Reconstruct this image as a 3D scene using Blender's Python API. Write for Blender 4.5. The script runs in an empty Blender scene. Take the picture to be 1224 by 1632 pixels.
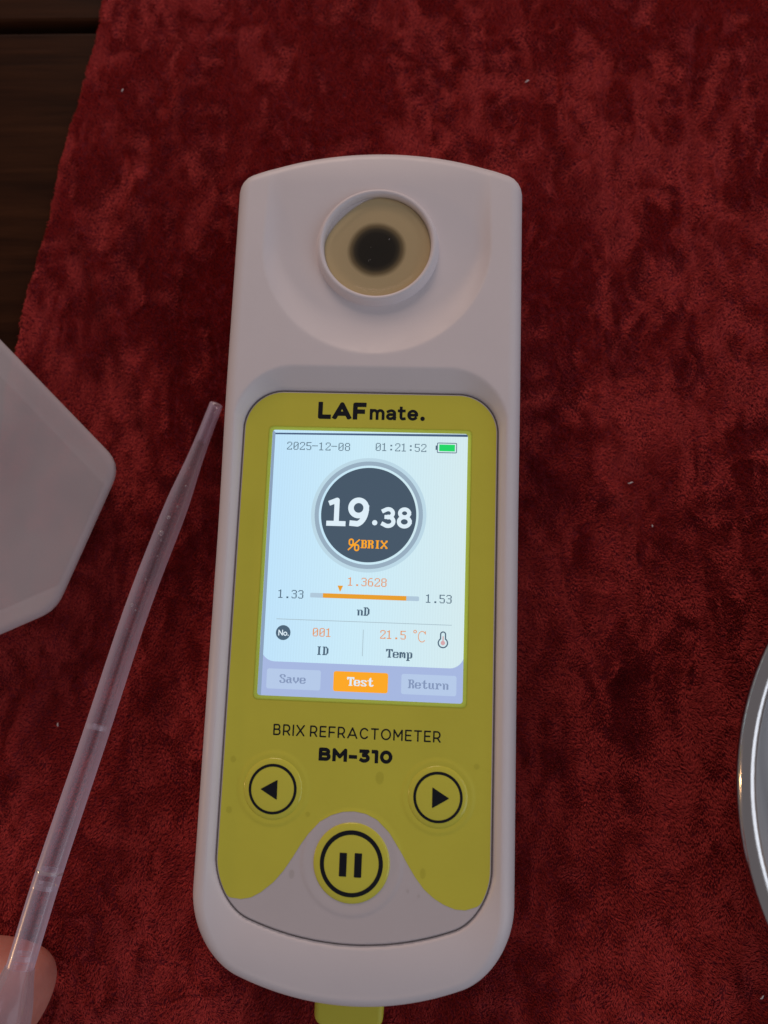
import bpy, math, random
import numpy as np
from mathutils import Matrix, Vector

SC = bpy.context.scene
COL = SC.collection
S = 0.001                                    # the code below is written in millimetres

# ------------------------------------------------------------------ camera
cam_d = bpy.data.cameras.new('camera')
cam = bpy.data.objects.new('camera', cam_d)
COL.objects.link(cam)
R3 = Matrix(((0.99799351, -0.02845144, 0.0565638),
             (0.03622295, 0.98927479, -0.14150368),
             (-0.05193116, 0.14326866, 0.98832042)))
cam.matrix_world = Matrix.Translation(Vector((10.79359, -9.50433, 155.93125)) * S) @ R3.to_4x4()
cam_d.sensor_fit = 'VERTICAL'
cam_d.sensor_height = 36.0
cam_d.lens = 36.0 * 1150 / 1632
cam_d.clip_start = 0.005
cam_d.clip_end = 50
cam_d.dof.use_dof = True
cam_d.dof.focus_distance = 0.134
cam_d.dof.aperture_fstop = 15.0
SC.camera = cam

# ------------------------------------------------------------------ world, lamps, exposure
w = bpy.data.worlds.new('World')
SC.world = w
w.use_nodes = True
wb = w.node_tree.nodes['Background']
wb.inputs['Color'].default_value = (0.98, 0.92, 1.0, 1)
wb.inputs['Strength'].default_value = 0.18

def lamp(name, kind, loc, target, energy, color, size, size_y=None):
    d = bpy.data.lights.new(name, kind)
    d.energy = energy
    d.color = color
    if kind == 'AREA':
        d.shape = 'RECTANGLE'
        d.size = size * S
        d.size_y = (size_y or size) * S
    else:
        d.shadow_soft_size = size * S
    o = bpy.data.objects.new(name, d)
    COL.objects.link(o)
    o.location = Vector(loc) * S
    v = Vector(target) - Vector(loc)
    o.rotation_euler = v.to_track_quat('-Z', 'Y').to_euler()
    return o

# a broad soft window to the right, three lights of unequal brightness with dark bars between
for wy, ww, rad in ((75, 340, 0.75), (-173, 66, 1.8), (-450, 400, 1.25)):
    lamp('window_light', 'AREA', (690, wy, 440), (60, wy, 20), rad * ww * 620e-6 * math.pi, (0.78, 0.87, 1.0), ww, 620)
lamp('ceiling_light', 'AREA', (-160, 980, 520), (0, 60, 0), 3.9, (1.0, 0.74, 0.60), 460, 420)
lamp('table_lamp', 'POINT', (-420, -95, 105), (0, 0, 0), 0.55, (1.0, 0.58, 0.28), 14)

SC.view_settings.view_transform = 'Standard'
SC.view_settings.look = 'None'
SC.view_settings.exposure = 0.0
SC.view_settings.gamma = 1.0
SC.cycles.max_bounces = 8
SC.cycles.transparent_max_bounces = 16
SC.cycles.caustics_reflective = False
SC.cycles.caustics_refractive = False

# ------------------------------------------------------------------ helpers: colour and materials
def lin(r, g, b):
    f = lambda c: (c / 255 / 12.92) if c / 255 <= 0.04045 else ((c / 255 + 0.055) / 1.055) ** 2.4
    return (f(r), f(g), f(b), 1.0)

class NT:
    def __init__(self, name):
        self.m = bpy.data.materials.new(name)
        self.m.use_nodes = True
        self.t = self.m.node_tree
        self.n = self.t.nodes
        self.bsdf = self.n['Principled BSDF']
        self.out = self.n['Material Output']
    def add(self, typ, **kw):
        x = self.n.new(typ)
        for k, v in kw.items():
            if k.startswith('_'):
                setattr(x, k[1:], v)
            else:
                x.inputs[k.replace('__', ' ')].default_value = v
        return x
    def link(self, a, b):
        self.t.links.new(a, b)
    def noise(self, scale, detail=3, rough=0.5, vec=None, dist=0.0):
        x = self.add('ShaderNodeTexNoise')
        x.inputs['Scale'].default_value = scale
        x.inputs['Detail'].default_value = detail
        x.inputs['Roughness'].default_value = rough
        x.inputs['Distortion'].default_value = dist
        if vec is not None:
            self.link(vec, x.inputs['Vector'])
        return x
    def ramp(self, fac, stops):
        x = self.n.new('ShaderNodeValToRGB')
        e = x.color_ramp.elements
        while len(e) < len(stops):
            e.new(0.5)
        for i, (p, c) in enumerate(stops):
            e[i].position = p
            e[i].color = c if len(c) == 4 else (*c, 1)
        self.link(fac, x.inputs['Fac'])
        return x
    def coords(self, scale=(1, 1, 1), rot=(0, 0, 0), kind='Object'):
        tc = self.n.new('ShaderNodeTexCoord')
        mp = self.n.new('ShaderNodeMapping')
        mp.inputs['Scale'].default_value = scale
        mp.inputs['Rotation'].default_value = rot
        self.link(tc.outputs[kind], mp.inputs['Vector'])
        return mp.outputs['Vector']
    def bump(self, height, strength, dist, normal=None):
        x = self.n.new('ShaderNodeBump')
        x.inputs['Strength'].default_value = strength
        x.inputs['Distance'].default_value = dist
        self.link(height, x.inputs['Height'])
        if normal is not None:
            self.link(normal, x.inputs['Normal'])
        return x.outputs['Normal']

def plastic(name, col, rough=0.45, bump=0.06, bscale=1500, spec=0.5, vary=0.05):
    t = NT(name)
    b = t.bsdf
    v = t.coords()
    n = t.noise(60, 4, 0.6, v)
    c0 = tuple(x * (1 - vary) for x in col)
    r = t.ramp(n.outputs['Fac'], [(0.3, c0), (0.7, col)])
    t.link(r.outputs['Color'], b.inputs['Base Color'])
    b.inputs['Specular IOR Level'].default_value = spec
    sm = t.noise(130, 5, 0.7, v, 0.6)                     # handling marks: uneven gloss
    mr = t.n.new('ShaderNodeMapRange')
    mr.inputs['From Min'].default_value = 0.3; mr.inputs['From Max'].default_value = 0.7
    mr.inputs['To Min'].default_value = rough * 0.82; mr.inputs['To Max'].default_value = rough * 1.2
    t.link(sm.outputs['Fac'], mr.inputs['Value'])
    t.link(mr.outputs[0], b.inputs['Roughness'])
    if bump:
        f = t.noise(bscale, 2, 0.5, v)
        t.link(t.bump(f.outputs['Fac'], bump, 0.0002), b.inputs['Normal'])
    return t.m

def glow(name, srgb, strength=1.0):
    """Something the lit display shows: it emits."""
    t = NT(name)
    t.bsdf.inputs['Base Color'].default_value = (0.01, 0.01, 0.01, 1)
    t.bsdf.inputs['Roughness'].default_value = 0.25
    t.bsdf.inputs['Specular IOR Level'].default_value = 0.0
    t.bsdf.inputs['Emission Color'].default_value = lin(*srgb)
    t.bsdf.inputs['Emission Strength'].default_value = strength
    return t.m

M = {}
M['body'] = plastic('white_plastic', (0.785, 0.72, 0.735), 0.42, 0.05, 1800, 0.45, 0.03)
M['film_white'] = plastic('white_film', (0.64, 0.58, 0.59), 0.4, 0.10, 900, 0.4, 0.03)
M['film_yellow'] = plastic('yellow_film', (0.71, 0.665, 0.066), 0.40, 0.10, 900, 0.4, 0.06)
M['button_yellow'] = plastic('yellow_button', (0.73, 0.685, 0.070), 0.17, 0.03, 900, 0.5, 0.04)
M['rubber_yellow'] = plastic('yellow_rubber', (0.64, 0.58, 0.055), 0.5, 0.05, 900, 0.4, 0.04)
M['ink'] = plastic('black_ink', (0.006, 0.0075, 0.013), 0.4, 0, 1, 0.3, 0.0)
M['gap'] = plastic('gap_shade', (0.13, 0.115, 0.115), 0.7, 0, 1, 0.2, 0.0)

def m_prism():
    t = NT('prism_glass')
    v = t.coords()
    ln = t.n.new('ShaderNodeVectorMath'); ln.operation = 'LENGTH'
    t.link(v, ln.inputs[0])
    n = t.noise(90, 3, 0.5, v)
    a = t.add('ShaderNodeMath', _operation='MULTIPLY_ADD')
    t.link(n.outputs['Fac'], a.inputs[0]); a.inputs[1].default_value = 0.0007
    t.link(ln.outputs['Value'], a.inputs[2])
    mr = t.n.new('ShaderNodeMapRange')
    mr.inputs['From Min'].default_value = 0.0; mr.inputs['From Max'].default_value = 0.010
    t.link(a.outputs[0], mr.inputs['Value'])
    r = t.ramp(mr.outputs[0], [(0.0, (0.006, 0.006, 0.006)), (0.38, (0.010, 0.009, 0.008)), (0.46, (0.05, 0.041, 0.028)),
                               (0.54, (0.24, 0.185, 0.105)), (0.62, (0.66, 0.54, 0.345)), (1.0, (0.71, 0.585, 0.375))])
    t.link(r.outputs['Color'], t.bsdf.inputs['Base Color'])
    t.bsdf.inputs['Roughness'].default_value = 0.3
    return t.m
M['prism'] = m_prism()

def clear_mat(name, tint, rough=0.05, lo=0.05, hi=0.6, haze_col=None, haze=(0.0, 0.0), blend=0.3, power=1.0):
    """Thin clear or milky plastic / liquid: clear face on, milkier and glossier towards the edge of the wall."""
    t = NT(name)
    t.n.remove(t.bsdf)
    tr = t.add('ShaderNodeBsdfTransparent', Color=(*tint, 1))
    gl = t.add('ShaderNodeBsdfGlossy', Color=(1, 1, 1, 1)); gl.inputs['Roughness'].default_value = rough
    lw = t.n.new('ShaderNodeLayerWeight'); lw.inputs['Blend'].default_value = blend
    base = tr.outputs[0]
    if haze_col:
        df = t.add('ShaderNodeBsdfDiffuse', Color=(*haze_col, 1))
        tl = t.add('ShaderNodeBsdfTranslucent', Color=(*haze_col, 1))
        dm = t.n.new('ShaderNodeMixShader'); dm.inputs[0].default_value = 0.35
        t.link(df.outputs[0], dm.inputs[1]); t.link(tl.outputs[0], dm.inputs[2])
        hz = t.n.new('ShaderNodeMapRange')
        hz.inputs['To Min'].default_value = haze[0]; hz.inputs['To Max'].default_value = haze[1]
        pw = t.add('ShaderNodeMath', _operation='POWER')
        t.link(lw.outputs['Facing'], pw.inputs[0]); pw.inputs[1].default_value = power
        t.link(pw.outputs[0], hz.inputs['Value'])
        m1 = t.n.new('ShaderNodeMixShader')
        t.link(hz.outputs[0], m1.inputs[0]); t.link(tr.outputs[0], m1.inputs[1]); t.link(dm.outputs[0], m1.inputs[2])
        base = m1.outputs[0]
    mr = t.n.new('ShaderNodeMapRange')
    mr.inputs['To Min'].default_value = lo; mr.inputs['To Max'].default_value = hi
    t.link(lw.outputs['Fresnel'], mr.inputs['Value'])
    m2 = t.n.new('ShaderNodeMixShader')
    t.link(mr.outputs[0], m2.inputs[0]); t.link(base, m2.inputs[1]); t.link(gl.outputs[0], m2.inputs[2])
    t.link(m2.outputs[0], t.out.inputs['Surface'])
    return t.m
M['liquid'] = clear_mat('clear_syrup', (0.95, 0.92, 0.85), 0.03, 0.0, 0.35, blend=0.15)
M['drop'] = clear_mat('droplet', (0.98, 0.97, 0.98), 0.03, 0.05, 0.7, (0.9, 0.86, 0.88), (0.16, 0.95))
M['tube'] = clear_mat('milky_polyethylene', (0.93, 0.88, 0.94), 0.26, 0.02, 0.12, (0.95, 0.84, 1.0), (0.05, 0.74), 0.5, 0.62)
M['bulb'] = clear_mat('milky_bulb', (0.93, 0.88, 0.94), 0.12, 0.03, 0.16, (0.72, 0.66, 0.72), (0.24, 0.62), 0.42)
M['ridge'] = clear_mat('milky_ridge', (0.95, 0.92, 0.95), 0.12, 0.06, 0.4, (0.85, 0.80, 0.82), (0.35, 0.8))
M['stain'] = clear_mat('dried_drop', (0.945, 0.945, 0.93), 0.3, 0.0, 0.05)

def m_velvet():
    t = NT('red_velvet')
    b = t.bsdf
    v = t.coords()
    vs = t.coords((1.0, 0.45, 1.0), (0, 0, math.radians(8)))
    vb = t.coords((1.0, 0.6, 1.0), (0, 0, math.radians(-14)))
    big = t.noise(26, 5, 0.6, vb, 0.6)
    mid = t.noise(140, 7, 0.72, vs, 0.35)
    fin = t.noise(430, 4, 0.65, vs, 0.4)
    pile = t.noise(1500, 2, 0.7, v)
    vein = t.noise(170, 4, 0.5, vs, 0.6)
    vein.noise_type = 'RIDGED_MULTIFRACTAL'
    vr = t.n.new('ShaderNodeMapRange'); vr.inputs['From Min'].default_value = 0.2; vr.inputs['From Max'].default_value = 1.6
    t.link(vein.outputs['Fac'], vr.inputs['Value'])
    def madd(a, k, c):
        x = t.add('ShaderNodeMath', _operation='MULTIPLY_ADD')
        t.link(a, x.inputs[0]); x.inputs[1].default_value = k
        if isinstance(c, float): x.inputs[2].default_value = c
        else: t.link(c, x.inputs[2])
        return x.outputs[0]
    s = madd(big.outputs['Fac'], 0.26, 0.0)
    s = madd(vr.outputs[0], 0.16, s)
    s = madd(mid.outputs['Fac'], 0.22, s)
    s = madd(fin.outputs['Fac'], 0.32, s)
    s = madd(pile.outputs['Fac'], 0.10, s)
    r = t.ramp(s, [(0.42, (0.20, 0.018, 0.028)), (0.57, (0.36, 0.036, 0.045))])
    # ribbed crush marks: fine parallel wrinkles that come and go
    wv = t.add('ShaderNodeTexWave', _bands_direction='Y')
    wv.inputs['Scale'].default_value = 250; wv.inputs['Distortion'].default_value = 7
    wv.inputs['Detail'].default_value = 2; wv.inputs['Detail Scale'].default_value = 0.7
    t.link(t.coords((0.55, 1, 1), (0, 0, math.radians(12))), wv.inputs['Vector'])
    mk = t.noise(45, 3, 0.5, v)
    mkr = t.ramp(mk.outputs['Fac'], [(0.54, (0, 0, 0)), (0.66, (1, 1, 1))])
    rib = t.add('ShaderNodeMath', _operation='MULTIPLY')
    t.link(wv.outputs['Fac'], rib.inputs[0]); t.link(mkr.outputs['Color'], rib.inputs[1])
    h = madd(rib.outputs[0], 0.15, 0.0)
    h = madd(vr.outputs[0], 1.2, h)
    h = madd(fin.outputs['Fac'], 1.4, h)
    h = madd(pile.outputs['Fac'], 0.35, h)
    nb = t.bump(mid.outputs['Fac'], 0.6, 0.0035)
    nb = t.bump(h, 0.8, 0.0006, nb)
    t.link(nb, b.inputs['Normal'])
    t.link(r.outputs['Color'], b.inputs['Base Color'])
    b.inputs['Roughness'].default_value = 0.85
    b.inputs['Specular IOR Level'].default_value = 0.12
    b.inputs['Sheen Weight'].default_value = 0.35
    b.inputs['Sheen Roughness'].default_value = 0.35
    b.inputs['Sheen Tint'].default_value = (0.60, 0.16, 0.20, 1)
    return t.m
M['velvet'] = m_velvet()

def m_wood():
    t = NT('dark_wood')
    b = t.bsdf
    v = t.coords((6, 90, 6))
    n = t.noise(3.0, 6, 0.62, v, 0.4)
    r = t.ramp(n.outputs['Fac'], [(0.32, (0.022, 0.0075, 0.003)), (0.55, (0.040, 0.0135, 0.005)), (0.75, (0.062, 0.022, 0.008))])
    t.link(r.outputs['Color'], b.inputs['Base Color'])
    b.inputs['Roughness'].default_value = 0.5
    b.inputs['Specular IOR Level'].default_value = 0.05
    t.link(t.bump(n.outputs['Fac'], 0.25, 0.0004), b.inputs['Normal'])
    return t.m
M['wood'] = m_wood()

def m_frost():
    t = NT('frosted_plastic')
    b = t.bsdf
    v = t.coords()
    n = t.noise(32, 3, 0.5, v)
    r = t.ramp(n.outputs['Fac'], [(0.3, (0.56, 0.49, 0.53)), (0.7, (0.70, 0.63, 0.66))])
    t.link(r.outputs['Color'], b.inputs['Base Color'])
    b.inputs['Roughness'].default_value = 0.65
    b.inputs['Specular IOR Level'].default_value = 0.25
    f = t.noise(1300, 2, 0.6, v)
    t.link(t.bump(f.outputs['Fac'], 0.15, 0.0002), b.inputs['Normal'])
    tr = t.add('ShaderNodeBsdfTransparent', Color=(0.95, 0.93, 0.95, 1))
    mx = t.n.new('ShaderNodeMixShader'); mx.inputs[0].default_value = 0.42
    t.link(b.outputs[0], mx.inputs[1]); t.link(tr.outputs[0], mx.inputs[2])
    t.link(mx.outputs[0], t.out.inputs['Surface'])
    return t.m
M['frost'] = m_frost()

def m_steel(name, rough, col=(0.60, 0.59, 0.58), brushed=0.0):
    t = NT(name)
    b = t.bsdf
    b.inputs['Base Color'].default_value = (*col, 1)
    b.inputs['Metallic'].default_value = 1.0
    n = t.noise(70, 3, 0.5, t.coords())
    mr = t.n.new('ShaderNodeMapRange')
    mr.inputs['To Min'].default_value = rough * 0.8; mr.inputs['To Max'].default_value = rough * 1.25
    t.link(n.outputs['Fac'], mr.inputs['Value'])
    t.link(mr.outputs[0], b.inputs['Roughness'])
    if brushed:
        g = t.noise(500, 2, 0.5, t.coords((1, 1, 12)))
        t.link(t.bump(g.outputs['Fac'], brushed, 0.0002), b.inputs['Normal'])
    return t.m
M['rim'] = m_steel('polished_steel', 0.13, (0.58, 0.55, 0.53), 0.06)
M['steel'] = m_steel('brushed_steel', 0.60, (0.56, 0.555, 0.56), 0.10)

def m_skin():
    t = NT('skin')
    b = t.bsdf
    v = t.coords()
    n = t.noise(120, 4, 0.6, v)
    r = t.ramp(n.outputs['Fac'], [(0.3, (0.56, 0.20, 0.155)), (0.7, (0.68, 0.27, 0.21))])
    t.link(r.outputs['Color'], b.inputs['Base Color'])
    b.inputs['Roughness'].default_value = 0.5
    b.inputs['Subsurface Weight'].default_value = 0.25
    b.inputs['Subsurface Radius'].default_value = (0.0025, 0.001, 0.0006)
    b.inputs['Subsurface Scale'].default_value = 1.0
    f = t.add('ShaderNodeTexVoronoi'); f.inputs['Scale'].default_value = 900
    t.link(v, f.inputs['Vector'])
    t.link(t.bump(f.outputs['Distance'], 0.2, 0.0003), b.inputs['Normal'])
    return t.m
M['skin'] = m_skin()
M['lint'] = plastic('white_lint', (0.75, 0.70, 0.70), 0.9, 0, 1, 0.1, 0.0)

def m_lcd():
    """The lit panel of the display, faintly bluer at one side: viewing-angle tint put into the emitted colour."""
    t = NT('lcd_backlight')
    b = t.bsdf
    v = t.coords()
    sx = t.n.new('ShaderNodeSeparateXYZ'); t.link(v, sx.inputs[0])
    mr = t.n.new('ShaderNodeMapRange')
    mr.inputs['From Min'].default_value = -0.0184; mr.inputs['From Max'].default_value = 0.0184
    t.link(sx.outputs['X'], mr.inputs['Value'])
    r = t.ramp(mr.outputs[0], [(0.0, lin(192, 228, 252)[:3]), (0.45, lin(204, 236, 250)[:3]), (1.0, lin(214, 236, 240)[:3])])
    wv = t.add('ShaderNodeTexWave', _bands_direction='X')
    wv.inputs['Scale'].default_value = 640; wv.inputs['Distortion'].default_value = 2.5
    wv.inputs['Detail Scale'].default_value = 0.3
    t.link(v, wv.inputs['Vector'])
    ms = t.n.new('ShaderNodeMapRange')
    ms.inputs['To Min'].default_value = 0.965; ms.inputs['To Max'].default_value = 1.0
    t.link(wv.outputs['Fac'], ms.inputs['Value'])
    t.link(r.outputs['Color'], b.inputs['Emission Color'])
    t.link(ms.outputs[0], b.inputs['Emission Strength'])
    b.inputs['Base Color'].default_value = (0.01, 0.01, 0.01, 1)
    b.inputs['Specular IOR Level'].default_value = 0.0
    return t.m
M['lcd'] = m_lcd()
M['g_bar'] = glow('lcd_footer', (166, 183, 224))
M['g_key'] = glow('lcd_key', (181, 201, 232))
M['g_keytext'] = glow('lcd_key_text', (132, 150, 186))
M['g_orange'] = glow('lcd_orange', (252, 168, 38))
M['g_bar_orange'] = glow('lcd_scale_orange', (232, 158, 44))
M['g_otext'] = glow('lcd_orange_text', (228, 152, 96))
M['g_white'] = glow('lcd_white', (222, 238, 248))
M['g_dark'] = glow('lcd_slate', (70, 87, 104))
M['g_text'] = glow('lcd_text', (76, 100, 120))
M['g_pale'] = glow('lcd_pale_text', (98, 122, 138))
M['g_ring'] = glow('lcd_ring', (152, 174, 192))
M['g_halo'] = glow('lcd_halo', (188, 216, 230))
M['g_track'] = glow('lcd_track', (176, 200, 218))
M['g_line'] = glow('lcd_divider', (168, 190, 200))
M['g_green'] = glow('lcd_green', (34, 214, 104))
M['g_edge'] = glow('lcd_edge', (138, 160, 186))
M['g_top'] = glow('lcd_top_line', (70, 92, 124))
M['g_pink'] = glow('lcd_pink', (214, 168, 172))

# ------------------------------------------------------------------ helpers: objects
def props(o, label=None, cat=None, group=None, kind=None):
    for k, v in (('label', label), ('category', cat), ('group', group), ('kind', kind)):
        if v:
            o[k] = v
    return o

ROOTS = {}
def thing(name, label, cat, loc=(0, 0, 0), group=None):
    o = bpy.data.objects.new(name, None)
    o.empty_display_size = 0.01
    COL.objects.link(o)
    o.location = Vector(loc) * S
    props(o, label, cat, group)
    ROOTS[o] = np.array(loc, float)
    return o

def obj(name, verts, faces, mat, parent=None, smooth=True, origin=None):
    """One mesh object; verts in world mm. Its origin is its own, or its parent's."""
    base = ROOTS[parent] if parent is not None else np.zeros(3)
    org = np.array(origin, float) if origin is not None else base
    me = bpy.data.meshes.new(name)
    v = (np.asarray(verts, float) - org) * S
    me.from_pydata([tuple(a) for a in v], [], faces)
    me.materials.append(mat)
    if smooth:
        me.polygons.foreach_set('use_smooth', np.ones(len(me.polygons), bool))
    me.update()
    o = bpy.data.objects.new(name, me)
    COL.objects.link(o)
    if parent is not None:
        o.parent = parent
    o.location = (org - base) * S
    ROOTS[o] = org
    return o

# signed distances (negative inside), all on numpy arrays
def d_circle(x, y, cx, cy, r): return np.hypot(x - cx, y - cy) - r
def d_box(x, y, x0, x1, y0, y1, r=0.0):
    qx = np.abs(x - (x0 + x1) / 2) - (x1 - x0) / 2 + r
    qy = np.abs(y - (y0 + y1) / 2) - (y1 - y0) / 2 + r
    return np.hypot(np.maximum(qx, 0), np.maximum(qy, 0)) + np.minimum(np.maximum(qx, qy), 0) - r
def rmax(a, b, r):
    return np.minimum(-r, np.maximum(a, b)) + np.hypot(np.maximum(r + a, 0), np.maximum(r + b, 0))
def d_poly(x, y, P):
    P = np.asarray(P, float)
    d = np.full(x.shape, 1e9); s = np.ones(x.shape)
    n = len(P)
    for i in range(n):
        a = P[i]; b = P[i - 1]
        ex, ey = b - a
        wx, wy = x - a[0], y - a[1]
        t = np.clip((wx * ex + wy * ey) / (ex * ex + ey * ey + 1e-12), 0, 1)
        d = np.minimum(d, (wx - ex * t) ** 2 + (wy - ey * t) ** 2)
        c1 = y >= a[1]; c2 = y < b[1]; c3 = ex * wy > ey * wx
        flip = (c1 & c2 & c3) | (~c1 & ~c2 & ~c3)
        s = np.where(flip, -s, s)
    return s * np.sqrt(d)
def d_stroke(x, y, lines, t):
    """Union of stroked polylines, square ends, round joins."""
    d = np.full(x.shape, 1e9)
    h = t / 2
    for L in lines:
        L = np.asarray(L, float)
        for i in range(len(L) - 1):
            a, b = L[i], L[i + 1]
            e = b - a; ln = np.hypot(*e)
            if ln < 1e-9: continue
            e = e / ln
            m = (a + b) / 2
            px = (x - m[0]) * e[0] + (y - m[1]) * e[1]
            py = -(x - m[0]) * e[1] + (y - m[1]) * e[0]
            x0 = h if i == 0 else 0.0
            x1 = h if i == len(L) - 2 else 0.0
            qx = np.maximum(-px - ln / 2 - x0, px - ln / 2 - x1); qy = np.abs(py) - h
            d = np.minimum(d, np.hypot(np.maximum(qx, 0), np.maximum(qy, 0)) + np.minimum(np.maximum(qx, qy), 0))
            if i > 0:
                d = np.minimum(d, np.hypot(x - a[0], y - a[1]) - h)
    return d

def sheet(fn, bounds, res, zfn):
    """Clean mesh of the region fn<0: whole cells inside, cut cells along its edge. Returns verts, faces, directed rim edges."""
    x0, x1, y0, y1 = bounds
    nx = int(math.ceil((x1 - x0) / res)) + 1; ny = int(math.ceil((y1 - y0) / res)) + 1
    xs = np.linspace(x0, x1, nx); ys = np.linspace(y0, y1, ny)
    X, Y = np.meshgrid(xs, ys)
    D = fn(X, Y)
    D = np.where(np.abs(D) < res * 0.02, -res * 0.02, D)
    ins = D < 0
    nid = np.full(D.shape, -1, int)
    pts = []
    full = ins[:-1, :-1] & ins[1:, :-1] & ins[:-1, 1:] & ins[1:, 1:]
    anyi = ins[:-1, :-1] | ins[1:, :-1] | ins[:-1, 1:] | ins[1:, 1:]
    used = np.zeros(D.shape, bool)
    used |= ins
    idx = np.argwhere(used)
    nid[used] = np.arange(len(idx))
    pts = [(xs[j], ys[i]) for i, j in idx]
    faces = []
    I, J = np.nonzero(full)
    q = np.stack([nid[I, J], nid[I, J + 1], nid[I + 1, J + 1], nid[I + 1, J]], 1)
    faces = q.tolist()
    cut = {}
    def ev(i, j, k, l):
        key = (i, j, k, l) if (i, j) < (k, l) else (k, l, i, j)
        if key not in cut:
            a, b, c, d = key
            t = D[a, b] / (D[a, b] - D[c, d])
            cut[key] = len(pts)
            pts.append((xs[b] + (xs[d] - xs[b]) * t, ys[a] + (ys[c] - ys[a]) * t))
        return cut[key]
    rim = []
    for i, j in np.argwhere(anyi & ~full):
        c = [(i, j), (i, j + 1), (i + 1, j + 1), (i + 1, j)]
        f = []; tags = []
        for k in range(4):
            a = c[k]; b = c[(k + 1) % 4]
            if ins[a]:
                f.append(nid[a]); tags.append(0)
            if ins[a] != ins[b]:
                f.append(ev(*a, *b)); tags.append(2 if ins[a] else 1)     # 2 leaves, 1 enters
        if len(f) >= 3:
            faces.append([int(z) for z in f])
            for k in range(len(f)):
                if tags[k] == 2 and tags[(k + 1) % len(f)] == 1:
                    rim.append((f[k], f[(k + 1) % len(f)]))
    P = np.array(pts)
    if len(P) == 0:
        return np.zeros((0, 3)), [], []
    z = zfn(P[:, 0], P[:, 1]) if callable(zfn) else np.full(len(P), float(zfn))
    return np.column_stack([P, z]), faces, rim

def loops(rim):
    nxt = {a: b for a, b in rim}
    out = []
    seen = set()
    for a in list(nxt):
        if a in seen: continue
        L = []
        while a in nxt and a not in seen:
            seen.add(a); L.append(a); a = nxt[a]
        out.append(L)
    return out

def skirt(V, F, rim, fn, rings):
    """Grow rings from the rim outward. rings: list of (offset outward mm, drop mm or ('z', height))."""
    V = list(map(tuple, V)); F = list(F)
    for L in loops(rim):
        P = np.array([V[i] for i in L])
        e = 0.02
        gx = fn(P[:, 0] + e, P[:, 1]) - fn(P[:, 0] - e, P[:, 1])
        gy = fn(P[:, 0], P[:, 1] + e) - fn(P[:, 0], P[:, 1] - e)
        g = np.stack([gx, gy], 1); g /= np.linalg.norm(g, axis=1)[:, None] + 1e-12
        prev = L
        n = len(L)
        for off, dr in rings:
            z = np.full(n, dr[1]) if isinstance(dr, tuple) else P[:, 2] - dr
            s = len(V)
            V += [(P[k, 0] + g[k, 0] * off, P[k, 1] + g[k, 1] * off, z[k]) for k in range(n)]
            cur = list(range(s, s + n))
            for k in range(n):
                m = (k + 1) % n
                F.append([prev[k], cur[k], cur[m], prev[m]])
            prev = cur
    return V, F

def lathe(profile, n=96, center=(0, 0), close=False):
    V = []; F = []
    m = len(profile)
    for i in range(n):
        a = 2 * math.pi * i / n
        for r, z in profile:
            V.append((center[0] + r * math.cos(a), center[1] + r * math.sin(a), z))
    for i in range(n):
        k = (i + 1) % n
        for j in range(m - 1 if not close else m):
            l = (j + 1) % m
            F.append([i * m + j, k * m + j, k * m + l, i * m + l])
    return V, F

def tube(path, radii, n=32, cap=True):
    P = np.array(path, float)
    V = []; F = []
    T = np.gradient(P, axis=0)
    T /= np.linalg.norm(T, axis=1)[:, None]
    for p, t, r in zip(P, T, radii):
        u = np.cross(t, (0, 0, 1)); u /= np.linalg.norm(u)
        v = np.cross(u, t)
        for k in range(n):
            a = 2 * math.pi * k / n
            V.append(tuple(p + r * (u * math.cos(a) + v * math.sin(a))))
    for i in range(len(P) - 1):
        for k in range(n):
            l = (k + 1) % n
            F.append([i * n + k, i * n + l, (i + 1) * n + l, (i + 1) * n + k])
    if cap:
        F.append([len(V) - n + k for k in range(n)])
    return V, F

def smooth(t):
    t = np.clip(t, 0, 1)
    return t * t * (3 - 2 * t)

def value_noise(x, y, cell, seed):
    rs = np.random.RandomState(seed)
    G = rs.rand(256, 256)
    u = x / cell; v = y / cell
    iu = np.floor(u).astype(int); iv = np.floor(v).astype(int)
    fu = smooth(u - iu); fv = smooth(v - iv)
    g = lambda a, b: G[a % 256, b % 256]
    return (g(iu, iv) * (1 - fu) * (1 - fv) + g(iu + 1, iv) * fu * (1 - fv)
            + g(iu, iv + 1) * (1 - fu) * fv + g(iu + 1, iv + 1) * fu * fv) - 0.5

# ------------------------------------------------------------------ table and cloth
table = thing('wooden_table', 'dark brown wooden table showing beyond the edge of the red cloth', 'table', (-60, 60, -22))
def plank(y0, y1):
    fn = lambda x, y: d_box(x, y, -330, 330, y0, y1, 1.0)
    V = []; F = []
    prof = [(-0.9, -0.0), (-0.25, -0.25), (0.0, -0.9), (0.0, -18)]
    rect = lambda o: [(-330 - o, y0 - o), (330 + o, y0 - o), (330 + o, y1 + o), (-330 - o, y1 + o)]
    for o, z in prof:
        V += [(a, b, -2.2 + z) for a, b in rect(o)]
    F.append([0, 1, 2, 3])
    for i in range(len(prof) - 1):
        for k in range(4):
            l = (k + 1) % 4
            F.append([i * 4 + k, (i + 1) * 4 + k, (i + 1) * 4 + l, i * 4 + l])
    return obj('plank', V, F, M['wood'], table, smooth=False)
plank(136.0, 236.0)
plank(30.0, 132.8)
plank(-73.4, 26.8)
plank(-176.6, -76.6)

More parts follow.
